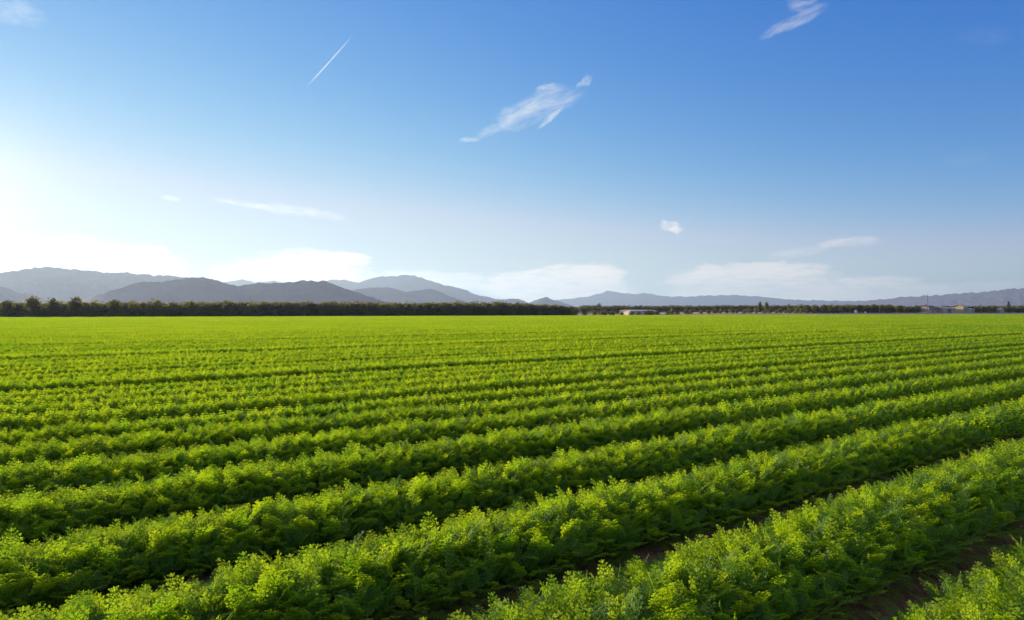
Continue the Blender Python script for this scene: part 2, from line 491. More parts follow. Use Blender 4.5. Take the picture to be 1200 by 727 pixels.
# ------------------------------------------------------------------ crop: carrot tops
rng = np.random.default_rng(11)
def frond(base, phi, e0, droop, L, lod, r):
    """one feathery carrot leaf; returns quads and tints"""
    Q, T = [], []
    npt = 15
    ca, sa = math.cos(phi), math.sin(phi)
    hor = np.array([ca, sa, 0.0]); up = np.array([0, 0, 1.0]); side = np.array([-sa, ca, 0.0])
    tw = r.uniform(-0.5, 0.5)
    pts, dirs = [np.array(base, float)], []
    for i in range(npt):
        t = i / npt
        e = e0 - droop * t ** 1.5
        d = hor * math.cos(e) + up * math.sin(e) + side * (0.25 * tw * t)
        d /= np.linalg.norm(d)
        dirs.append(d)
        pts.append(pts[-1] + d * L / npt)
    dirs.append(dirs[-1])
    def at(t):
        k = min(t * npt, npt - 1e-6); i = int(k); f = k - i
        return pts[i] * (1 - f) + pts[i + 1] * f, dirs[i]
    tb = r.normal(0.42, 0.17)
    t0 = 0.50
    w = 0.0012
    if lod == 0:
        for i in range(0, npt - 1, 2):
            a, b = pts[i], pts[i + 2 if i + 2 <= npt else npt]
            nrm = np.cross(dirs[i], side)
            for s in (side, nrm):
                Q.append([a - s * w, a + s * w, b + s * w * .7, b - s * w * .7]); T.append(tb * 0.8)
    npair = {0: 7, 1: 5, 2: 3}[lod]
    for i in range(npair):
        tt = i / (npair - 0.3)
        t = t0 + (1 - t0) * tt
        c, d = at(t)
        nrm = np.cross(side, d); nrm /= np.linalg.norm(nrm)
        sd2 = np.cross(d, nrm); sd2 /= np.linalg.norm(sd2)
        lp = L * 0.185 * (1 - tt) ** 0.75 * (0.75 + 0.25 * min(1, tt * 4)) * r.uniform(.85, 1.15) + 0.008
        for s in (-1, 1):
            roll = r.uniform(-0.35, 0.55)
            pd = d * 0.62 + sd2 * s * 0.95 + nrm * roll * 0.5
            pd /= np.linalg.norm(pd)
            pn = np.cross(pd, d) * s
            pn = pn / (np.linalg.norm(pn) + 1e-9)
            pw = np.cross(pn, pd)
            tp = tb + r.normal(0, 0.07) + 0.10 * tt
            if lod == 0:
                nl = 4 if lp > 0.04 else 3
                for j in range(nl):
                    q = (j + 0.6) / (nl + 0.2)
                    o = c + pd * lp * q
                    ll = lp * 0.46 * (1 - q * 0.55) * r.uniform(.85, 1.2)
                    for z in (-1, 1):
                        ld = pd * 0.7 + pw * z * 0.8 + pn * r.uniform(-.35, .35)
                        ld /= np.linalg.norm(ld)
                        lw = np.cross(ld, pn + pw * r.uniform(-.4, .4)); lw /= np.linalg.norm(lw)
                        m = o + ld * ll * 0.55
                        tl_ = tp + r.normal(0, .05)
                        Q.append([o, m + lw * ll * 0.17, o + ld * ll, m - lw * ll * 0.17]); T.append(tl_)
                        for zz in (-1, 1):      # side lobes of the leaflet
                            l2 = ld * 0.8 + lw * zz * 0.62
                            o2 = o + ld * ll * 0.22
                            w2 = (lw * 0.8 - ld * zz * 0.62) * ll * 0.11
                            Q.append([o2, o2 + l2 * ll * .34 + w2, o2 + l2 * ll * .62, o2 + l2 * ll * .34 - w2]); T.append(tl_)
                o = c + pd * lp * 0.8
                Q.append([o, o + pd * lp * .18 + pw * lp * .12, o + pd * lp * .36, o + pd * lp * .18 - pw * lp * .12]); T.append(tp + 0.08)
            else:
                ww = lp * (0.20 if lod == 1 else 0.30)
                m = c + pd * lp * 0.55
                Q.append([c, m + pw * ww, c + pd * lp * 1.05, m - pw * ww]); T.append(tp)
                if lod == 1:
                    o = c + pd * lp * 0.25
                    for z in (-1, 1):
                        ld = pd * 0.6 + pw * z + pn * r.uniform(-.5, .5)
                        lw = np.cross(ld, pn)
                        ll = lp * 0.4
                        Q.append([o, o + ld * ll * .5 + lw * ll * .22, o + ld * ll, o + ld * ll * .5 - lw * ll * .22]); T.append(tp)
    c, d = at(0.93)
    nrm = np.cross(side, d); s2 = np.cross(d, nrm)
    l = L * .055
    Q.append([c, c + d * l * .6 + s2 * l * .35, c + d * l * 1.3, c + d * l * .6 - s2 * l * .35]); T.append(tb + .15)
    return Q, T

def plant_quads(r, lod, nf, base=(0, 0, 0), lean=(0, 0), hs=1.0):
    Q, T = [], []
    p0 = r.uniform(0, 6.28)
    for i in range(nf):
        phi = p0 + i * 2.399 + r.normal(0, .3)
        k = (i + 0.5) / nf
        e0 = R(84) - R(34) * k + r.normal(0, R(8))
        droop = R(42) + R(48) * k + r.normal(0, R(14))
        L = r.uniform(0.225, 0.295) * hs * (1.02 - 0.18 * k)
        # leaning out at the bed's shoulder
        lx = math.cos(phi) * lean[0] + math.sin(phi) * lean[1]
        e0 -= lx * 0.55
        q, t = frond(base, phi, e0, droop + 0.5 * max(lx, 0), L, lod, r)
        Q += q; T += t
    return Q, T

PROTO = bpy.data.collections.new('carrot_prototypes')      # not linked to the scene: only sources of mesh data
FAR = bpy.data.collections.new('carrot_prototypes_far')
plant_meshes, edge_meshes = [], []
for i in range(8):
    q, t = plant_quads(rng, 0, 11)
    plant_meshes.append(quads_mesh('plant', np.array(q), M['carrot'], t))
for i in range(6):
    q, t = plant_quads(rng, 0, 12, lean=(0, -0.55))
    edge_meshes.append(quads_mesh('plant', np.array(q), M['carrot'], t))

LINES = (-0.27, -0.18, -0.09, 0.0, 0.09, 0.18, 0.27)
DOME = (0.66, 0.90, 1.04, 1.09, 1.04, 0.90, 0.66)      # beds are rounded: lower at the shoulders
def chunk(length, lod, nf, step):
    Q, T = [], []
    for li, y in enumerate(LINES):
        x = -length / 2
        while x < length / 2:
            yy = y + rng.normal(0, .02)
            lean = (0, -0.2) if li == 0 else ((0, 0.2) if li == 6 else (0, 0))
            q, t = plant_quads(rng, lod, nf, (x + rng.uniform(-.035, .035), yy, 0), lean, DOME[li] * (1 + rng.normal(0, .03)))
            Q += q; T += t
            x += step
    return np.array(Q), T
near_idx, edge_idx, mid_idx = [], [], []
names = []
def proto(coll, me, name):
    o = bpy.data.objects.new(name, me)
    coll.objects.link(o)
for i, me in enumerate(plant_meshes): proto(PROTO, me, 'a_plant_%02d' % i)
for i, me in enumerate(edge_meshes): proto(PROTO, me, 'b_plant_%02d' % i)
for i in range(7):
    q, t = chunk(0.6, 1, 10, 0.085)
    proto(PROTO, quads_mesh('mid_tops', q, M['carrot'], t), 'c_tops_%02d' % i)
for i in range(5):
    q, t = chunk(2.0, 2, 8, 0.10)
    proto(PROTO, quads_mesh('far_tops', q, M['carrot'], t), 'd_tops_%02d' % i)

def instancer():
    g = bpy.data.node_groups.new('crop_scatter', 'GeometryNodeTree')
    g.interface.new_socket('Geometry', in_out='INPUT', socket_type='NodeSocketGeometry')
    g.interface.new_socket('Geometry', in_out='OUTPUT', socket_type='NodeSocketGeometry')
    n = g.nodes
    gi, go = n.new('NodeGroupInput'), n.new('NodeGroupOutput')
    ci = n.new('GeometryNodeCollectionInfo')
    ci.inputs['Collection'].default_value = PROTO
    ci.inputs['Separate Children'].default_value = True
    ci.inputs['Reset Children'].default_value = True
    ip = n.new('GeometryNodeInstanceOnPoints')
    ip.inputs['Pick Instance'].default_value = True
    def att(name, t):
        a = n.new('GeometryNodeInputNamedAttribute'); a.data_type = t
        a.inputs[0].default_value = name
        return a.outputs[0]
    L = g.links.new
    L(gi.outputs[0], ip.inputs['Points'])
    L(ci.outputs[0], ip.inputs['Instance'])
    L(att('pick', 'INT'), ip.inputs['Instance Index'])
    L(att('rot', 'FLOAT_VECTOR'), ip.inputs['Rotation'])
    L(att('scl', 'FLOAT_VECTOR'), ip.inputs['Scale'])
    L(ip.outputs[0], go.inputs[0])
    return g
SCATTER = instancer()
def scatter(name, P, K, RO, SC, parent=None):
    me = bpy.data.meshes.new(name)
    me.vertices.add(len(P))
    me.vertices.foreach_set('co', np.asarray(P, np.float32).reshape(-1))
    a = me.attributes.new('pick', 'INT', 'POINT'); a.data.foreach_set('value', np.asarray(K, np.int32))
    a = me.attributes.new('rot', 'FLOAT_VECTOR', 'POINT'); a.data.foreach_set('vector', np.asarray(RO, np.float32).reshape(-1))
    a = me.attributes.new('scl', 'FLOAT_VECTOR', 'POINT'); a.data.foreach_set('vector', np.asarray(SC, np.float32).reshape(-1))
    me.materials.append(M['carrot'])
    me.update()
    o = link(bpy.data.objects.new(name, me), parent)
    md = o.modifiers.new('scatter', 'NODES')
    md.node_group = SCATTER
    tag(o, kind='stuff')
    return o

V0 = 0.90            # centre line of the nearest row
PITCH = 1.0
NROWS = 186
NTHINGS = 60
BED = 0.065
LOD0, LOD1 = 8.0, 44.0
def inside(p, margin=3.5):
    return p[1] > -2.5 and abs(p[0]) < 0.76 * max(p[1], 0) + margin and p[1] < edge_z(p[0]) - 0.6

ORD = ['nearest', 'second', 'third', 'fourth', 'fifth', 'sixth', 'seventh', 'eighth', 'ninth', 'tenth', 'eleventh', 'twelfth', 'thirteenth',
       'fourteenth', 'fifteenth', 'sixteenth', 'seventeenth', 'eighteenth', 'nineteenth']
TENS = {20: ('twentieth', 'twenty'), 30: ('thirtieth', 'thirty'), 40: ('fortieth', 'forty'), 50: ('fiftieth', 'fifty'), 60: ('sixtieth', 'sixty')}
UNIT = ['', 'first', 'second', 'third', 'fourth', 'fifth', 'sixth', 'seventh', 'eighth', 'ninth']
def ordinal(n):
    if n < 20: return ORD[n - 1]
    t = n // 10 * 10
    return TENS[t][0] if n == t else TENS[t][1] + '-' + UNIT[n - t]
def row_label(k):
    if k == 0: return 'carrot row cut off by the lower right corner, in front of the bare brown soil'
    if k == 1: return 'broad carrot row just behind the bare brown soil of the lower right corner'
    # where it leaves the picture on the left
    c = 1.7 + 1.5 * k - 0.75
    y = HORIZON + 1675.0 / c
    x = 1675 - c * (727 - HORIZON)
    if y > 727: where = 'starting on the bottom edge, '
    elif y > 560: where = 'starting low on the left edge, '
    elif y > 450: where = 'starting halfway down the left edge, '
    elif y > 400: where = 'in the middle distance, '
    else: where = 'a thin far line, '
    return 'green carrot row %s%s from the lower right corner' % (where, ordinal(k + 1))

def row_points(k):
    v = V0 + PITCH * k
    halfw = 1.0
    wide = 1.0 + 0.07 * mnoise.noise((k * 1.7, 3.3, 0))
    shift = 0.0
    if k % 4 == 3 and k > 3:         # tractor wheel tracks: a wider gap on the near side
        wide *= 0.84; shift = 0.05
    zs = 1.0 + (0.12 if k < 10 else 0.2) * mnoise.noise((k * 0.93, 8.1, 0.4))
    if k < 2: wide *= 1.22
    elif k > 6: wide *= 1.0 - 0.22 * min(1.0, (k - 6) / 8.0)
    if k > 3: zs += {0: 0.08, 3: -0.05}.get(k % 4, 0)
    return v + shift, wide, zs

def bed_part(k, parent, u0, u1):
    """low soil ridge the row grows on, in the row's own frame (x along, y across)"""
    n = max(8, int((u1 - u0) / 0.16))
    prof = [(-0.47, -0.01), (-0.40, 0.05), (-0.33, BED), (-0.12, BED + .015), (0.12, BED + .015), (0.33, BED), (0.40, 0.05), (0.47, -0.01)]
    vs, fs = [], []
    for i in range(n + 1):
        u = u0 + (u1 - u0) * i / n
        for j, (y, z) in enumerate(prof):
            nz = mnoise.noise((u * 2.1, y * 5 + k * 7.7, 1.0)) * 0.02 + mnoise.noise((u * 7, y * 11 + k * 3.1, 4.0)) * 0.012
            vs.append((u, y + nz * 1.2, z + (nz if 0 < j < 7 else 0)))
    m = len(prof)
    for i in range(n):
        for j in range(m - 1):
            fs.append((i * m + j, (i + 1) * m + j, (i + 1) * m + j + 1, i * m + j + 1))
    me = mesh_from('soil_bed', vs, fs, M['soil'], smooth=True)
    o = link(bpy.data.objects.new('soil_bed', me), parent)
    return o

def build_rows():
    farP, farK, farR, farS = [], [], [], []
    for k in range(-1, NROWS):
        v, wide, zs = row_points(k)
        # range of u that can be seen
        us = np.arange(-160, 420, 0.3)
        ok = [u for u in us if inside(u * D + v * NV)]
        if not ok: continue
        u0, u1 = ok[0], ok[-1]
        thing = k < NTHINGS
        if thing:
            um = min(max(0.0, u0 + .5), u1)
            root = empty('crop_row', tuple(um * D + v * NV), ROT)
        P, K, RO, SC = [], [], [], []
        near = []
        u = u0
        while u < u1:
            p = u * D + v * NV
            dist = math.hypot(p[0], p[1])
            hz = 1.0 + 0.045 * mnoise.noise((u * 0.35, k * 3.7, 2.0)) + 0.03 * mnoise.noise((u * 2.1, k * 3.7, 5.0))
            base = np.array([p[0], p[1], BED])
            if dist < LOD0:
                for li, y in enumerate(LINES):
                    for rep in range(1):
                        yy = (y + rng.normal(0, .02)) * wide
                        q = u + rng.uniform(-.04, .04)
                        pos = q * D + (v + yy) * NV + np.array([0, 0, BED])
                        s = hz * zs * rng.uniform(.90, 1.08) * (DOME[li] + (.08 if li in (0, 6) else 0))
                        if li in (0, 6):
                            idx = 8 + int(rng.integers(0, 6)); rz = ROT + rng.normal(0, .35) + (math.pi if li == 6 else 0)
                        else:
                            idx = int(rng.integers(0, 8)); rz = rng.uniform(0, 6.28)
                        near.append((pos, idx, rz, s))
                u += 0.085
            elif dist < LOD1:
                u += 0.28
                pos = u * D + v * NV + np.array([0, 0, BED])
                P.append(pos); K.append(14 + int(rng.integers(0, 7)))
                RO.append((0, 0, ROT + (math.pi if rng.random() < .5 else 0)))
                SC.append((rng.uniform(.95, 1.1), wide * rng.uniform(.97, 1.02), hz * zs * rng.uniform(.98, 1.02)))
                u += 0.28
            else:
                u += 0.95
                pos = u * D + v * NV + np.array([0, 0, BED])
                P.append(pos); K.append(21 + int(rng.integers(0, 5)))
                RO.append((0, 0, ROT + (math.pi if rng.random() < .5 else 0)))
                SC.append((rng.uniform(.95, 1.1), wide * rng.uniform(.96, 1.02), hz * zs * rng.uniform(.98, 1.02)))
                u += 0.95
        if thing:
            tag(root, row_label(k) if k >= 0 else 'carrot row beside the camera, just outside the lower right corner', 'crop row', 'carrot rows of the field')
            # the hundred plants of the row that show largest are parts of their own, the rest one mass
            def vis(t):
                x, y, z = t[0]
                return y > 0.5 and abs(x) < 0.77 * y + 0.15 and (EYE - 0.45 - z) / max(y, .1) < 0.46
            near.sort(key=lambda t: (not vis(t), t[0][0] ** 2 + t[0][1] ** 2))
            cut = min(100, sum(1 for t in near if vis(t))) if 0 <= k < 8 else 0
            loc = um * D + v * NV
            cr, sr = math.cos(-ROT), math.sin(-ROT)
            def to_local(p):
                d = np.asarray(p) - loc
                return (d[0] * cr - d[1] * sr, d[0] * sr + d[1] * cr, d[2])
            for pos, idx, rz, s in near[:cut]:
                me = plant_meshes[idx] if idx < 8 else edge_meshes[idx - 8]
                o = bpy.data.objects.new('carrot_plant', me)
                o.location = to_local(pos); o.rotation_euler = (0, 0, rz - ROT); o.scale = (s, s, s)
                link(o, root)
            for pos, idx, rz, s in near[cut:]:
                P.append(pos); K.append(idx); RO.append((0, 0, rz)); SC.append((s, s, s))
            if P:
                scatter('foliage', [to_local(p) for p in P], K, [(a, b, c - ROT) for a, b, c in RO], SC, root)
            if k < 14:
                bed_part(k, root, u0 - um, min(u1, u0 + 60) - um)
        else:
            farP += P; farK += K; farR += RO; farS += SC
    o = scatter('distant_crop', farP, farK, farR, farS)
    tag(o, 'far part of the green carrot field, where the rows merge below the trees', 'crop')
build_rows()

# ------------------------------------------------------------------ trees
def crown_mesh(seed, rx, ry, h, base, n, size, mat, lobes=7, name='crown'):
    r = np.random.default_rng(seed)
    cs = []
    for i in range(lobes):
        a = r.uniform(0, 6.28); q = r.uniform(.15, .62)
        zz = base + h * r.uniform(.28, .74)
        cs.append((np.array([math.cos(a) * q * rx, math.sin(a) * q * ry, zz]), np.array([rx, ry, h * .5]) * r.uniform(.36, .6)))
    cs.append((np.array([0, 0, base + h * .5]), np.array([rx * .62, ry * .62, h * .48])))
    for i in range(lobes // 2):          # skirts hanging to the ground
        a = r.uniform(0, 6.28)
        cs.append((np.array([math.cos(a) * .5 * rx, math.sin(a) * .5 * ry, base + h * .2]), np.array([rx * .5, ry * .5, h * .26])))
    Q, T = [], []
    for i in range(n):
        c, s = cs[int(r.integers(0, len(cs)))]
        d = r.normal(0, 1, 3); d /= np.linalg.norm(d)
        p = c + d * s * r.uniform(.62, 1.08)
        if p[2] < 0.06: continue
        a = r.normal(0, 1, 3); a /= np.linalg.norm(a)
        b = np.cross(a, r.normal(0, 1, 3)); b /= np.linalg.norm(b) + 1e-9
        z = size * r.uniform(.6, 1.4)
        Q.append([p - a * z, p + b * z * .55, p + a * z, p - b * z * .55])
        T.append(float(np.clip(r.normal(.4, .25), 0, 1)))
    Q = np.array(Q)
    top = np.quantile(Q[:, :, 2], .995)
    Q[:, :, 2] *= (4.15 if h > 2.5 else top) / top
    return quads_mesh(name, Q, mat, T)

def tube(vs, fs, a, b, ra, rb, seg=7):
    a, b = Vector(a), Vector(b)
    d = (b - a).normalized()
    q = d.to_track_quat('Z', 'Y')
    i0 = len(vs)
    for p, r in ((a, ra), (b, rb)):
        for k in range(seg):
            w = q @ Vector((math.cos(k * 2 * math.pi / seg) * r, math.sin(k * 2 * math.pi / seg) * r, 0))
            vs.append(tuple(p + w))
    for k in range(seg):
        fs.append((i0 + k, i0 + (k + 1) % seg, i0 + seg + (k + 1) % seg, i0 + seg + k))
    fs.append(tuple(i0 + seg + k for k in range(seg)))

def trunk_mesh(seed, h, r0, limbs=4, name='trunk'):
    r = random.Random(seed)
    vs, fs = [], []
    p = Vector((0, 0, -0.1)); rad = r0
    for i in range(3):
        q = p + Vector((r.uniform(-.1, .1), r.uniform(-.1, .1), (h + .1) / 3))
        tube(vs, fs, p, q, rad, rad * .82)
        p, rad = q, rad * .8
    for i in range(limbs):
        a = i * 6.28 / limbs + r.uniform(-.5, .5)
        q = p + Vector((math.cos(a) * h * .8, math.sin(a) * h * .8, h * r.uniform(.7, 1.2)))
        tube(vs, fs, p - Vector((0, 0, .1)), q, rad * .7, rad * .25, 5)
    return mesh_from(name, vs, fs, M['bark'], smooth=True)

def palm_mesh(seed, n, L, base, name='crown'):
    """feather palm head: arching fronds with leaflets on both sides"""
    r = np.random.default_rng(seed)
    Q, T = [], []
    for i in range(n):
        phi = i * 2.399 + r.normal(0, .2)
        e0 = R(85) - R(115) * (i / n) + r.normal(0, .12)
        droop = R(35) + r.uniform(0, .4)
        ca, sa = math.cos(phi), math.sin(phi)
        p = np.array([0, 0, base]); side = np.array([-sa, ca, 0.])
        tb = float(np.clip(.55 - .5 * i / n + r.normal(0, .12), 0, 1))
        if i > n * .8: tb = float(r.uniform(.7, 1.0))
        S_ = 9
        for j in range(S_):
            t = j / S_
            e = e0 - droop * t
            d = np.array([ca * math.cos(e), sa * math.cos(e), math.sin(e)])
            q = p + d * L / S_
            nrm = np.cross(side, d)
            w = L * .2 * math.sin(math.pi * (0.15 + .8 * t))
            for s in (-1, 1):
                a = side * s * w * .8 + d * w * .8 + nrm * w * r.uniform(-.2, .6)
                Q.append([p, p + a, p + a * .95 + d * L / S_ * .45, q * .5 + p * .5]); T.append(tb)
            p = q
    return quads_mesh(name, np.array(Q), M['palm_leaf'], T)

orch = []
for i in range(9):
    rx = random.uniform(1.55, 1.95)
    h = random.uniform(3.3, 4.0)
    orch.append((crown_mesh(100 + i, rx, rx * random.uniform(.85, 1.1), h, 0.15, 1500, .17, M['tree_leaf'], 8), trunk_mesh(i, 1.2, .16)))
palms = []
for i in range(4):
    palms.append((palm_mesh(300 + i, 46, 2.1, 2.3), trunk_mesh(60 + i, 2.35, .26, 0)))
tallpalm = (palm_mesh(350, 44, 2.2, 5.4), trunk_mesh(70, 5.4, .24, 0))
conifer = None

def tree(name, meshes, loc, rz, sc, label, cat, group=None):
    t = empty(name, loc, rz)
    t.scale = sc
    for me, nm in zip(meshes, ('crown', 'trunk')):
        link(bpy.data.objects.new(nm, me), t)
    tag(t, label, cat, group)
    return t

def px_at(x, off):
    """point on the line that runs `off` metres behind the far edge, at photo column x"""
    s = (x - 600.0) / F
    y = (203.0 + off) / (1 - 0.52 * s)
    return s * y, y

tl = np.array([(0.52 * 0 + 1), .52]) / math.hypot(1, .52)     # unit step along the far edge
rt = random.Random(5)
def height_scale(x, y_top, loc, hmesh):
    z = EYE + (HORIZON - y_top) * loc[1] / F - terr(loc[0], loc[1])
    return z / hmesh
big = {36: 350.3, 60: 352.3, 88: 350.8, 8: 354.5, 112: 354, 134: 352.6, 158: 353.5, 180: 352.0, 268: 353.3, 224: 353.8}
# front row on the left: rounded trees that stand apart
placed = []
order = ['leftmost', 'second', 'third', 'fourth', 'fifth', 'sixth', 'seventh', 'eighth']
bl = {8: 'low dark bushy tree at the left end of the tree line',
      36: 'tallest dark round tree near the left end of the tree line',
      60: 'dark round tree between two taller round trees near the left end',
      88: 'dark domed tree with spiky top, under the slope of the near dark mountain',
      112: 'low bushy tree just right of the spiky domed tree at left',
      134: 'round olive tree under the left foot of the dark mountain',
      158: 'small round tree between two higher olive trees below the dark mountain',
      180: 'wide olive tree below the first summit of the dark mountain',
      224: 'slim dark tree poking up below the dark mountain summit',
      268: 'dark round tree standing higher than the row below the mountain saddle'}
for x, yt in big.items():
    loc = px_at(x, 4.0)
    m = orch[(x // 7) % 9]
    hs = height_scale(x, yt - (2.0 if x < 100 else 0.8), loc, 4.15)
    wx = hs * (1.3 if x in (36, 88, 180) else 1.18)
    if x == 224: wx *= .6
    tree('orchard_tree', m, (loc[0], loc[1], 0), rt.uniform(0, 6), (wx, wx, hs), bl[x], 'tree', 'trees along the far field edge')
    placed.append(x)
# the rest of the dark orchard: three lines deep, up to where it ends right of the middle
GL = 'dark low orchard tree in the dense line behind the field, left of the middle'
rf = random.Random(23)
for x in range(-12, 660, 10):      # a closed line in the middle of the grove
    loc = px_at(x + rf.uniform(-2, 2), 11.5 + rf.uniform(-.8, .8))
    hs = height_scale(x, 355.4 + rf.uniform(-.8, .8) + max(0.0, x - 590) * .045, loc, 4.15)
    tree('orchard_tree', orch[rf.randrange(9)], (loc[0], loc[1], 0), rf.uniform(0, 6), (hs * 1.5, hs * 1.5, hs), GL, 'tree', 'orchard trees left of the middle')
for off, ystep, ybase in ((5.5, 4.3, 355.6), (9.5, 3.5, 354.8), (14.5, 3.1, 354.0)):
    p = np.array(px_at(-22, off))
    while True:
        p = p + tl * ystep * rt.uniform(.7, 1.3)
        x = 600 + F * p[0] / p[1]
        if x > (668 if off < 6 else 690): break
        if off < 6 and any(abs(x - b) < 9 for b in placed): continue
        if off < 6 and x > 640 and rt.random() < .5: continue
        yt = ybase + rt.uniform(-0.8, 1.0) + (0.9 if x > 420 else 0) + max(0.0, x - 590) * .045
        if x < 210: yt += 1.2
        loc = (p[0] + rt.uniform(-.4, .4), p[1] + rt.uniform(-.5, .5), 0)
        if rt.random() < (.16 if off < 6 else .34) and x > 200:
            m = palms[rt.randrange(4)]
            hs = height_scale(x, yt - rt.uniform(0, 1.6), loc, 4.15)
            tree('date_palm', m, loc, rt.uniform(0, 6), (hs * 1.1, hs * 1.1, hs), 'short young date palm among the dark orchard trees left of the middle', 'palm', 'young palms in the orchard')
        else:
            m = orch[rt.randrange(9)]
            hs = height_scale(x, yt, loc, 4.15)
            w = hs * (rt.uniform(1.35, 1.85) if off < 6 else rt.uniform(1.7, 2.2))
            tree('orchard_tree', m, loc, rt.uniform(0, 6), (w, w, hs), GL, 'tree', 'orchard trees left of the middle')

# distant palm plantation and dark orchard on the right
GR = 'brownish palm in the far plantation right of the middle'
GD = 'dark green orchard tree in the far line behind the dirt road at right'
for off, step in ((60.0, 5.6), (70.0, 5.6), (84.0, 5.4)):
    p = np.array(px_at(672, off))
    while True:
        p = p + tl * step * rt.uniform(.8, 1.2)
        x = 600 + F * p[0] / p[1]
        if x > 935: break
        yj = p[1] + rt.uniform(-1, 1)
        loc = (p[0], yj, terr(p[0], yj) - .05)
        hs = height_scale(x, 358.1 + rt.uniform(-1.0, .8), loc, 4.15)
        tree('date_palm', palms[rt.randrange(4)], loc, rt.uniform(0, 6), (hs * 2.1, hs * 2.1, hs), GR, 'palm', 'far palm plantation')
for off, step in ((22.0, 4.8), (30.0, 5.0), (38.0, 5.4)):
    p = np.array(px_at(928, off))
    while True:
        p = p + tl * step * rt.uniform(.85, 1.15)
        x = 600 + F * p[0] / p[1]
        if x > 1215: break
        if 1076 < x < 1134 and off < 25: continue
        yj = p[1] + rt.uniform(-1, 1)
        loc = (p[0], yj, terr(p[0], yj) - .05)
        yt = 357.6 + rt.uniform(-.8, .9) + (1.2 if x > 1045 else 0)
        hs = height_scale(x, yt, loc, 4.15)
        w = hs * rt.uniform(1.6, 2.2)
        tree('orchard_tree', orch[rt.randrange(9)], loc, rt.uniform(0, 6), (w, w, hs), GD, 'tree', 'far orchard at right')
# single trees that stick out
def single(name, meshes, x, off, yt, hm, wide, label, cat):
    loc = px_at(x, off)
    hs = height_scale(x, yt, loc, hm)
    tree(name, meshes, (loc[0], loc[1], terr(*loc) - .05), rt.uniform(0, 6), (hs * wide, hs * wide, hs), label, cat)
single('date_palm', tallpalm, 702, 30, 355.0, 7.3, .9, 'taller palm standing alone just left of the white farm building', 'palm')
single('shade_tree', orch[2], 890.5, 42, 353.6, 4.15, .62, 'left one of two round treetops rising together above the far plantation', 'tree')
single('shade_tree', orch[5], 898, 42, 353.9, 4.15, .62, 'right one of two round treetops rising together above the far plantation', 'tree')
single('shade_tree', orch[1], 924.5, 24, 356.6, 4.15, .6, 'narrow dark tree at the left end of the far dark orchard', 'tree')
single('shade_tree', orch[7], 1085, 36, 357.0, 4.15, .8, 'green tree showing above the roof of the pinkish house', 'tree')
single('shade_tree', orch[4], 1168, 20, 358.0, 4.15, .5, 'thin tree left of the dark conifer near the right edge', 'tree')

def conifer_mesh():
    r = np.random.default_rng(77)
    Q, T = [], []
    for i in range(1500):
        t = r.uniform(0, 1) ** .8
        z = .6 + 6.4 * t
        rad = (1.75 * (1 - t) ** .75 + .1) * (0.75 + .35 * math.sin(t * 22))
        a = r.uniform(0, 6.28); q = rad * math.sqrt(r.uniform(.15, 1))
        p = np.array([math.cos(a) * q, math.sin(a) * q, z])
        d = np.array([math.cos(a), math.sin(a), -.25]) + r.normal(0, .3, 3); d /= np.linalg.norm(d)
        b = np.cross(d, r.normal(0, 1, 3)); b /= np.linalg.norm(b)
        Q.append([p - d * .2, p + b * .1, p + d * .2, p - b * .1]); T.append(float(r.uniform(0, .5)))
    return quads_mesh('crown', np.array(Q), M['tree_leaf'], T)
single('conifer_tree', (conifer_mesh(), trunk_mesh(88, 2.0, .2, 0)), 1182, 16, 353.6, 7.0, 1.15, 'dark pointed conifer standing tallest near the right edge', 'tree')

# low shrubs in front of the far plantation
shrubs = [crown_mesh(500 + i, 1.0, .9, 1.5, 0.05, 420, .13, M['tree_leaf'], 5, 'foliage') for i in range(5)]
stems = [trunk_mesh(520 + i, .4, .05, 4, 'stem') for i in range(2)]
p = np.array(px_at(640, 17.0))
while True:
    p = p + tl * rt.uniform(2.2, 4.6)
    x = 600 + F * p[0] / p[1]
    if x > 985: break
    s = rt.uniform(.9, 1.55)
    sy = p[1] + rt.uniform(-1.5, 1.5)
    t = empty('shrub', (p[0], sy, terr(p[0], sy) - .04), rt.uniform(0, 6)); t.scale = (s * rt.uniform(1, 1.4), s, s)
    link(bpy.data.objects.new('foliage', shrubs[rt.randrange(5)]), t)
    link(bpy.data.objects.new('stem', stems[rt.randrange(2)]), t)
    tag(t, 'low olive shrub at the far field edge in front of the plantation', 'shrub', 'shrubs along the far field edge')

p = np.array(px_at(-20, 7.5))
while True:
    p = p + tl * rt.uniform(2.8, 4.6)
    x = 600 + F * p[0] / p[1]
    if x > 660: break
    s = rt.uniform(.8, 1.15)
    t = empty('shrub', (p[0], p[1] + rt.uniform(-.8, .8), 0), rt.uniform(0, 6)); t.scale = (s * 1.5, s * 1.5, s)
    link(bpy.data.objects.new('foliage', shrubs[rt.randrange(5)]), t)
    link(bpy.data.objects.new('stem', stems[rt.randrange(2)]), t)
    tag(t, 'low dark bush at the foot of the orchard trees left of the middle', 'bush', 'bushes under the orchard trees')

# ------------------------------------------------------------------ farm buildings
def paint(name, c, rough=.6):
    return rough_material(name, tuple(v * .88 for v in c), c, 1.3, rough, 6.0)
M['white'] = paint('white_paint', (.74, .60, .47))
M['pink'] = paint('pink_stucco', (.52, .36, .28), .85)
M['yellow'] = paint('yellow_stucco', (.72, .52, .22), .85)
M['grey_roof'] = paint('grey_metal_roof', (.52, .40, .34), .8)
M['brown_roof'] = paint('brown_roof', (.20, .13, .10), .85)
M['glass'] = paint('dark_glass', (.04, .045, .05), .15)
M['wood'] = paint('weathered_pole_wood', (.30, .24, .19), .9)
M['tan'] = paint('tan_stucco', (.52, .43, .33), .85)
M['metal'] = paint('galvanised_metal', (.50, .40, .33), .8)

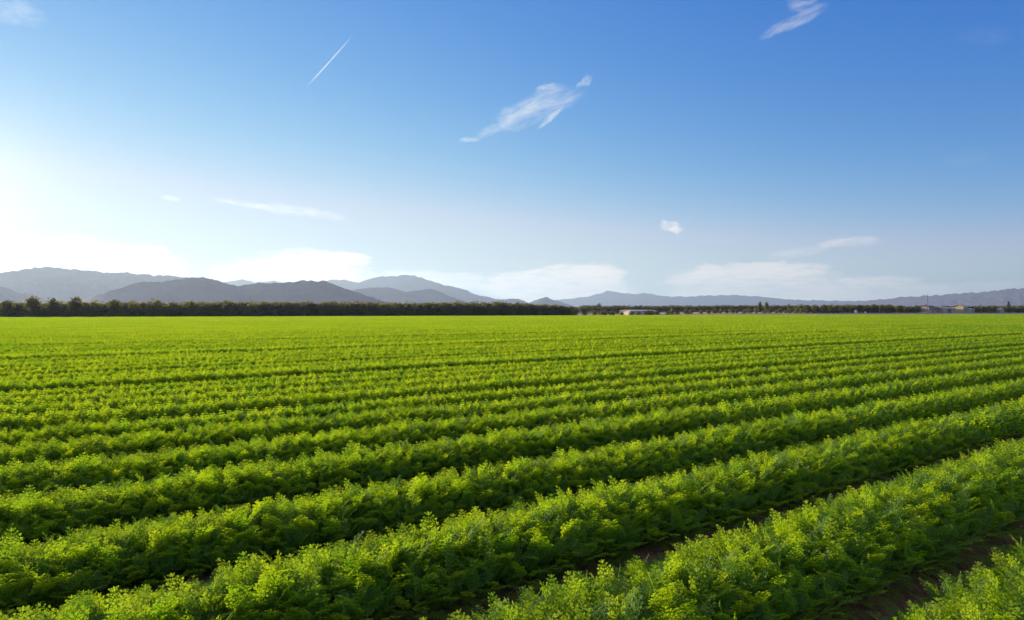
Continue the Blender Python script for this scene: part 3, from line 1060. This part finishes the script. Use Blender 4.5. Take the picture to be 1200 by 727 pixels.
def box(vs, fs, x0, x1, y0, y1, z0, z1):
    i = len(vs)
    vs += [(x0, y0, z0), (x1, y0, z0), (x1, y1, z0), (x0, y1, z0), (x0, y0, z1), (x1, y0, z1), (x1, y1, z1), (x0, y1, z1)]
    fs += [(i, i + 3, i + 2, i + 1), (i + 4, i + 5, i + 6, i + 7), (i, i + 1, i + 5, i + 4), (i + 1, i + 2, i + 6, i + 5), (i + 2, i + 3, i + 7, i + 6), (i + 3, i, i + 4, i + 7)]
def part(name, boxes, mat, parent):
    vs, fs = [], []
    for b in boxes: box(vs, fs, *b)
    return link(bpy.data.objects.new(name, mesh_from(name, vs, fs, mat)), parent)
def gable(name, w, d, z0, zr, over, th, mat, parent):
    """gable roof with thickness, ridge along x"""
    x0, x1 = -w / 2 - over, w / 2 + over
    y0, y1 = -d / 2 - over, d / 2 + over
    vs = [(x, y, z) for x in (x0, x1) for (y, z) in ((y0, z0), (0, zr), (y1, z0), (y1, z0 - th), (0, zr - th), (y0, z0 - th))]
    fs = [(0, 6, 7, 1), (1, 7, 8, 2), (2, 8, 9, 3), (3, 9, 10, 4), (4, 10, 11, 5), (5, 11, 6, 0), (0, 1, 4, 5), (1, 2, 3, 4), (6, 11, 10, 7), (7, 10, 9, 8)]
    return link(bpy.data.objects.new(name, mesh_from(name, vs, fs, mat)), parent)
def building(name, x, off, w, d, h, ridge, wallm, roofm, label, cat, wins, doors, rz=None):
    loc = px_at(x, off)
    t = empty(name, (loc[0], loc[1], terr(*loc) - .03), math.atan(.52) if rz is None else rz)
    tag(t, label, cat)
    # walls with gable ends
    vs = [(-w / 2, -d / 2, 0), (w / 2, -d / 2, 0), (w / 2, d / 2, 0), (-w / 2, d / 2, 0),
          (-w / 2, -d / 2, h), (w / 2, -d / 2, h), (w / 2, d / 2, h), (-w / 2, d / 2, h), (-w / 2, 0, ridge - .12), (w / 2, 0, ridge - .12)]
    fs = [(0, 1, 5, 4), (1, 2, 6, 9, 5), (2, 3, 7, 6), (3, 0, 4, 8, 7)]
    link(bpy.data.objects.new('wall', mesh_from('wall', vs, fs, wallm)), t)
    gable('roof', w, d, h + .06, ridge, .35, .14, roofm, t)
    for (a, b, z0, z1) in wins:
        f = part('window', [(a - .08, b + .08, -d / 2 - .07, -d / 2 + .03, z0 - .08, z0), (a - .08, b + .08, -d / 2 - .07, -d / 2 + .03, z1, z1 + .08),
                            (a - .08, a, -d / 2 - .07, -d / 2 + .03, z0, z1), (b, b + .08, -d / 2 - .07, -d / 2 + .03, z0, z1)], M['white'], t)
        part('pane', [(a, b, -d / 2 - .03, -d / 2 + .02, z0, z1)], M['glass'], f)
    for (a, b, z1) in doors:
        part('door', [(a, b, -d / 2 - .05, -d / 2 + .03, 0, z1)], M['brown_roof'], t)
    return t
building('farm_building', 748, 26, 11.5, 6, 1.7, 2.1, M['white'], M['white'], 'long low white farm building behind the far field edge right of the middle', 'building',
         [(-5.0, -4.0, .8, 1.3), (-2.6, -1.4, .8, 1.3), (3.2, 4.4, .8, 1.3)], [(0.4, 2.2, 1.5)])
building('house', 1085, 27, 6.4, 7, 2.5, 3.5, M['pink'], M['brown_roof'], 'pinkish stucco house beside the metal roofed barn at right', 'house',
         [(-2.3, -1.2, 1.0, 1.9), (1.3, 2.4, 1.0, 1.9)], [(-.5, .5, 2.05)])
building('barn', 1103, 25, 10.5, 8, 2.0, 2.75, M['metal'], M['grey_roof'], 'low barn with a broad dull metal roof, between pink and yellow houses', 'barn',
         [(3.1, 4.3, .9, 1.5)], [(-1.5, 1.5, 1.7)])
building('house', 1126, 26, 6.2, 6, 2.9, 3.9, M['yellow'], M['tan'], 'sunny yellow stucco house right of the metal roofed barn', 'house',
         [(-2.3, -1.3, 1.1, 2.0), (1.4, 2.4, 1.1, 2.0)], [(-.45, .45, 2.05)])
building('shed', 1136, 21, 3.2, 3, 1.7, 2.3, M['tan'], M['tan'], 'small tan shed at the right side of the yellow house', 'shed', [], [(-.5, .5, 1.55)])
building('shed', 1171, 19, 3.0, 3, 1.5, 2.6, M['pink'], M['tan'], 'little pink gabled shed left of the dark conifer', 'shed', [], [(-.5, .5, 1.45)], 0.4 + math.pi / 2)

def tank(x, off, r, h, label):
    loc = px_at(x, off)
    t = empty('water_tank', (loc[0], loc[1], terr(*loc) - .02)); tag(t, label, 'tank')
    vs, fs = [], []
    n = 20
    prof = [(r, 0), (r, h * .3), (r * 1.03, h * .32), (r * 1.03, h * .36), (r, h * .38), (r, h * .78), (r * .8, h * .9), (r * .3, h * .97), (.001, h)]
    for (q, z) in prof:
        for k in range(n): vs.append((q * math.cos(k * 6.2832 / n), q * math.sin(k * 6.2832 / n), z))
    for j in range(len(prof) - 1):
        for k in range(n): fs.append((j * n + k, j * n + (k + 1) % n, (j + 1) * n + (k + 1) % n, (j + 1) * n + k))
    link(bpy.data.objects.new('body', mesh_from('body', vs, fs, M['white'], smooth=True)), t)
    part('lid', [(-.2, .2, -.2, .2, h * .975, h * 1.05)], M['metal'], t)
tank(1003, 9.0, .62, 1.6, 'small white tank at the far field edge in front of the dark orchard')
tank(1014, 9.5, .5, 1.0, 'low pale tank right of the white tank at the far field edge')

pole_me = None
def pole(x, off, ytop, label):
    loc = px_at(x, off)
    h = EYE + (HORIZON - ytop) * loc[1] / F - terr(*loc)
    t = empty('utility_pole', (loc[0], loc[1], terr(*loc)), math.atan(.52) + .5); tag(t, label, 'pole', 'utility poles along the dirt road')
    vs, fs = [], []
    tube(vs, fs, (0, 0, -.2), (0, 0, h), .16, .11, 8)
    link(bpy.data.objects.new('post', mesh_from('post', vs, fs, M['wood'], smooth=True)), t)
    part('crossarm', [(-1.1, 1.1, .11, .22, h - .75, h - .6)], M['wood'], t)
    for s in (-.95, -.45, .45, .95):
        part('insulator', [(s - .04, s + .04, .12, .2, h - .6, h - .45)], M['metal'], t)
pole(1031, 16, 356.6, 'slim utility pole in front of the dark orchard, right of the white tank')
pole(1087, 18, 345.5, 'tall utility pole beside the pinkish house, topping the far hill line')
pole(1150, 18, 355.5, 'short utility pole between the yellow house and the dark conifer')

# ------------------------------------------------------------------ haze
def haze():
    vs, fs = [], []
    box(vs, fs, -11900, 11900, -1200, 11900, -3.5, 400)
    m, N, out = material('haze_air')
    v = N.new('ShaderNodeVolumePrincipled')
    v.inputs['Color'].default_value = (0.58, 0.75, 1.0, 1)
    v.inputs['Density'].default_value = 8.3e-5
    v.inputs['Anisotropy'].default_value = 0.43
    N.nt.links.new(v.outputs[0], out.inputs['Volume'])
    o = link(bpy.data.objects.new('haze', mesh_from('haze', vs, fs, m)))
    tag(o, kind='stuff')
haze()
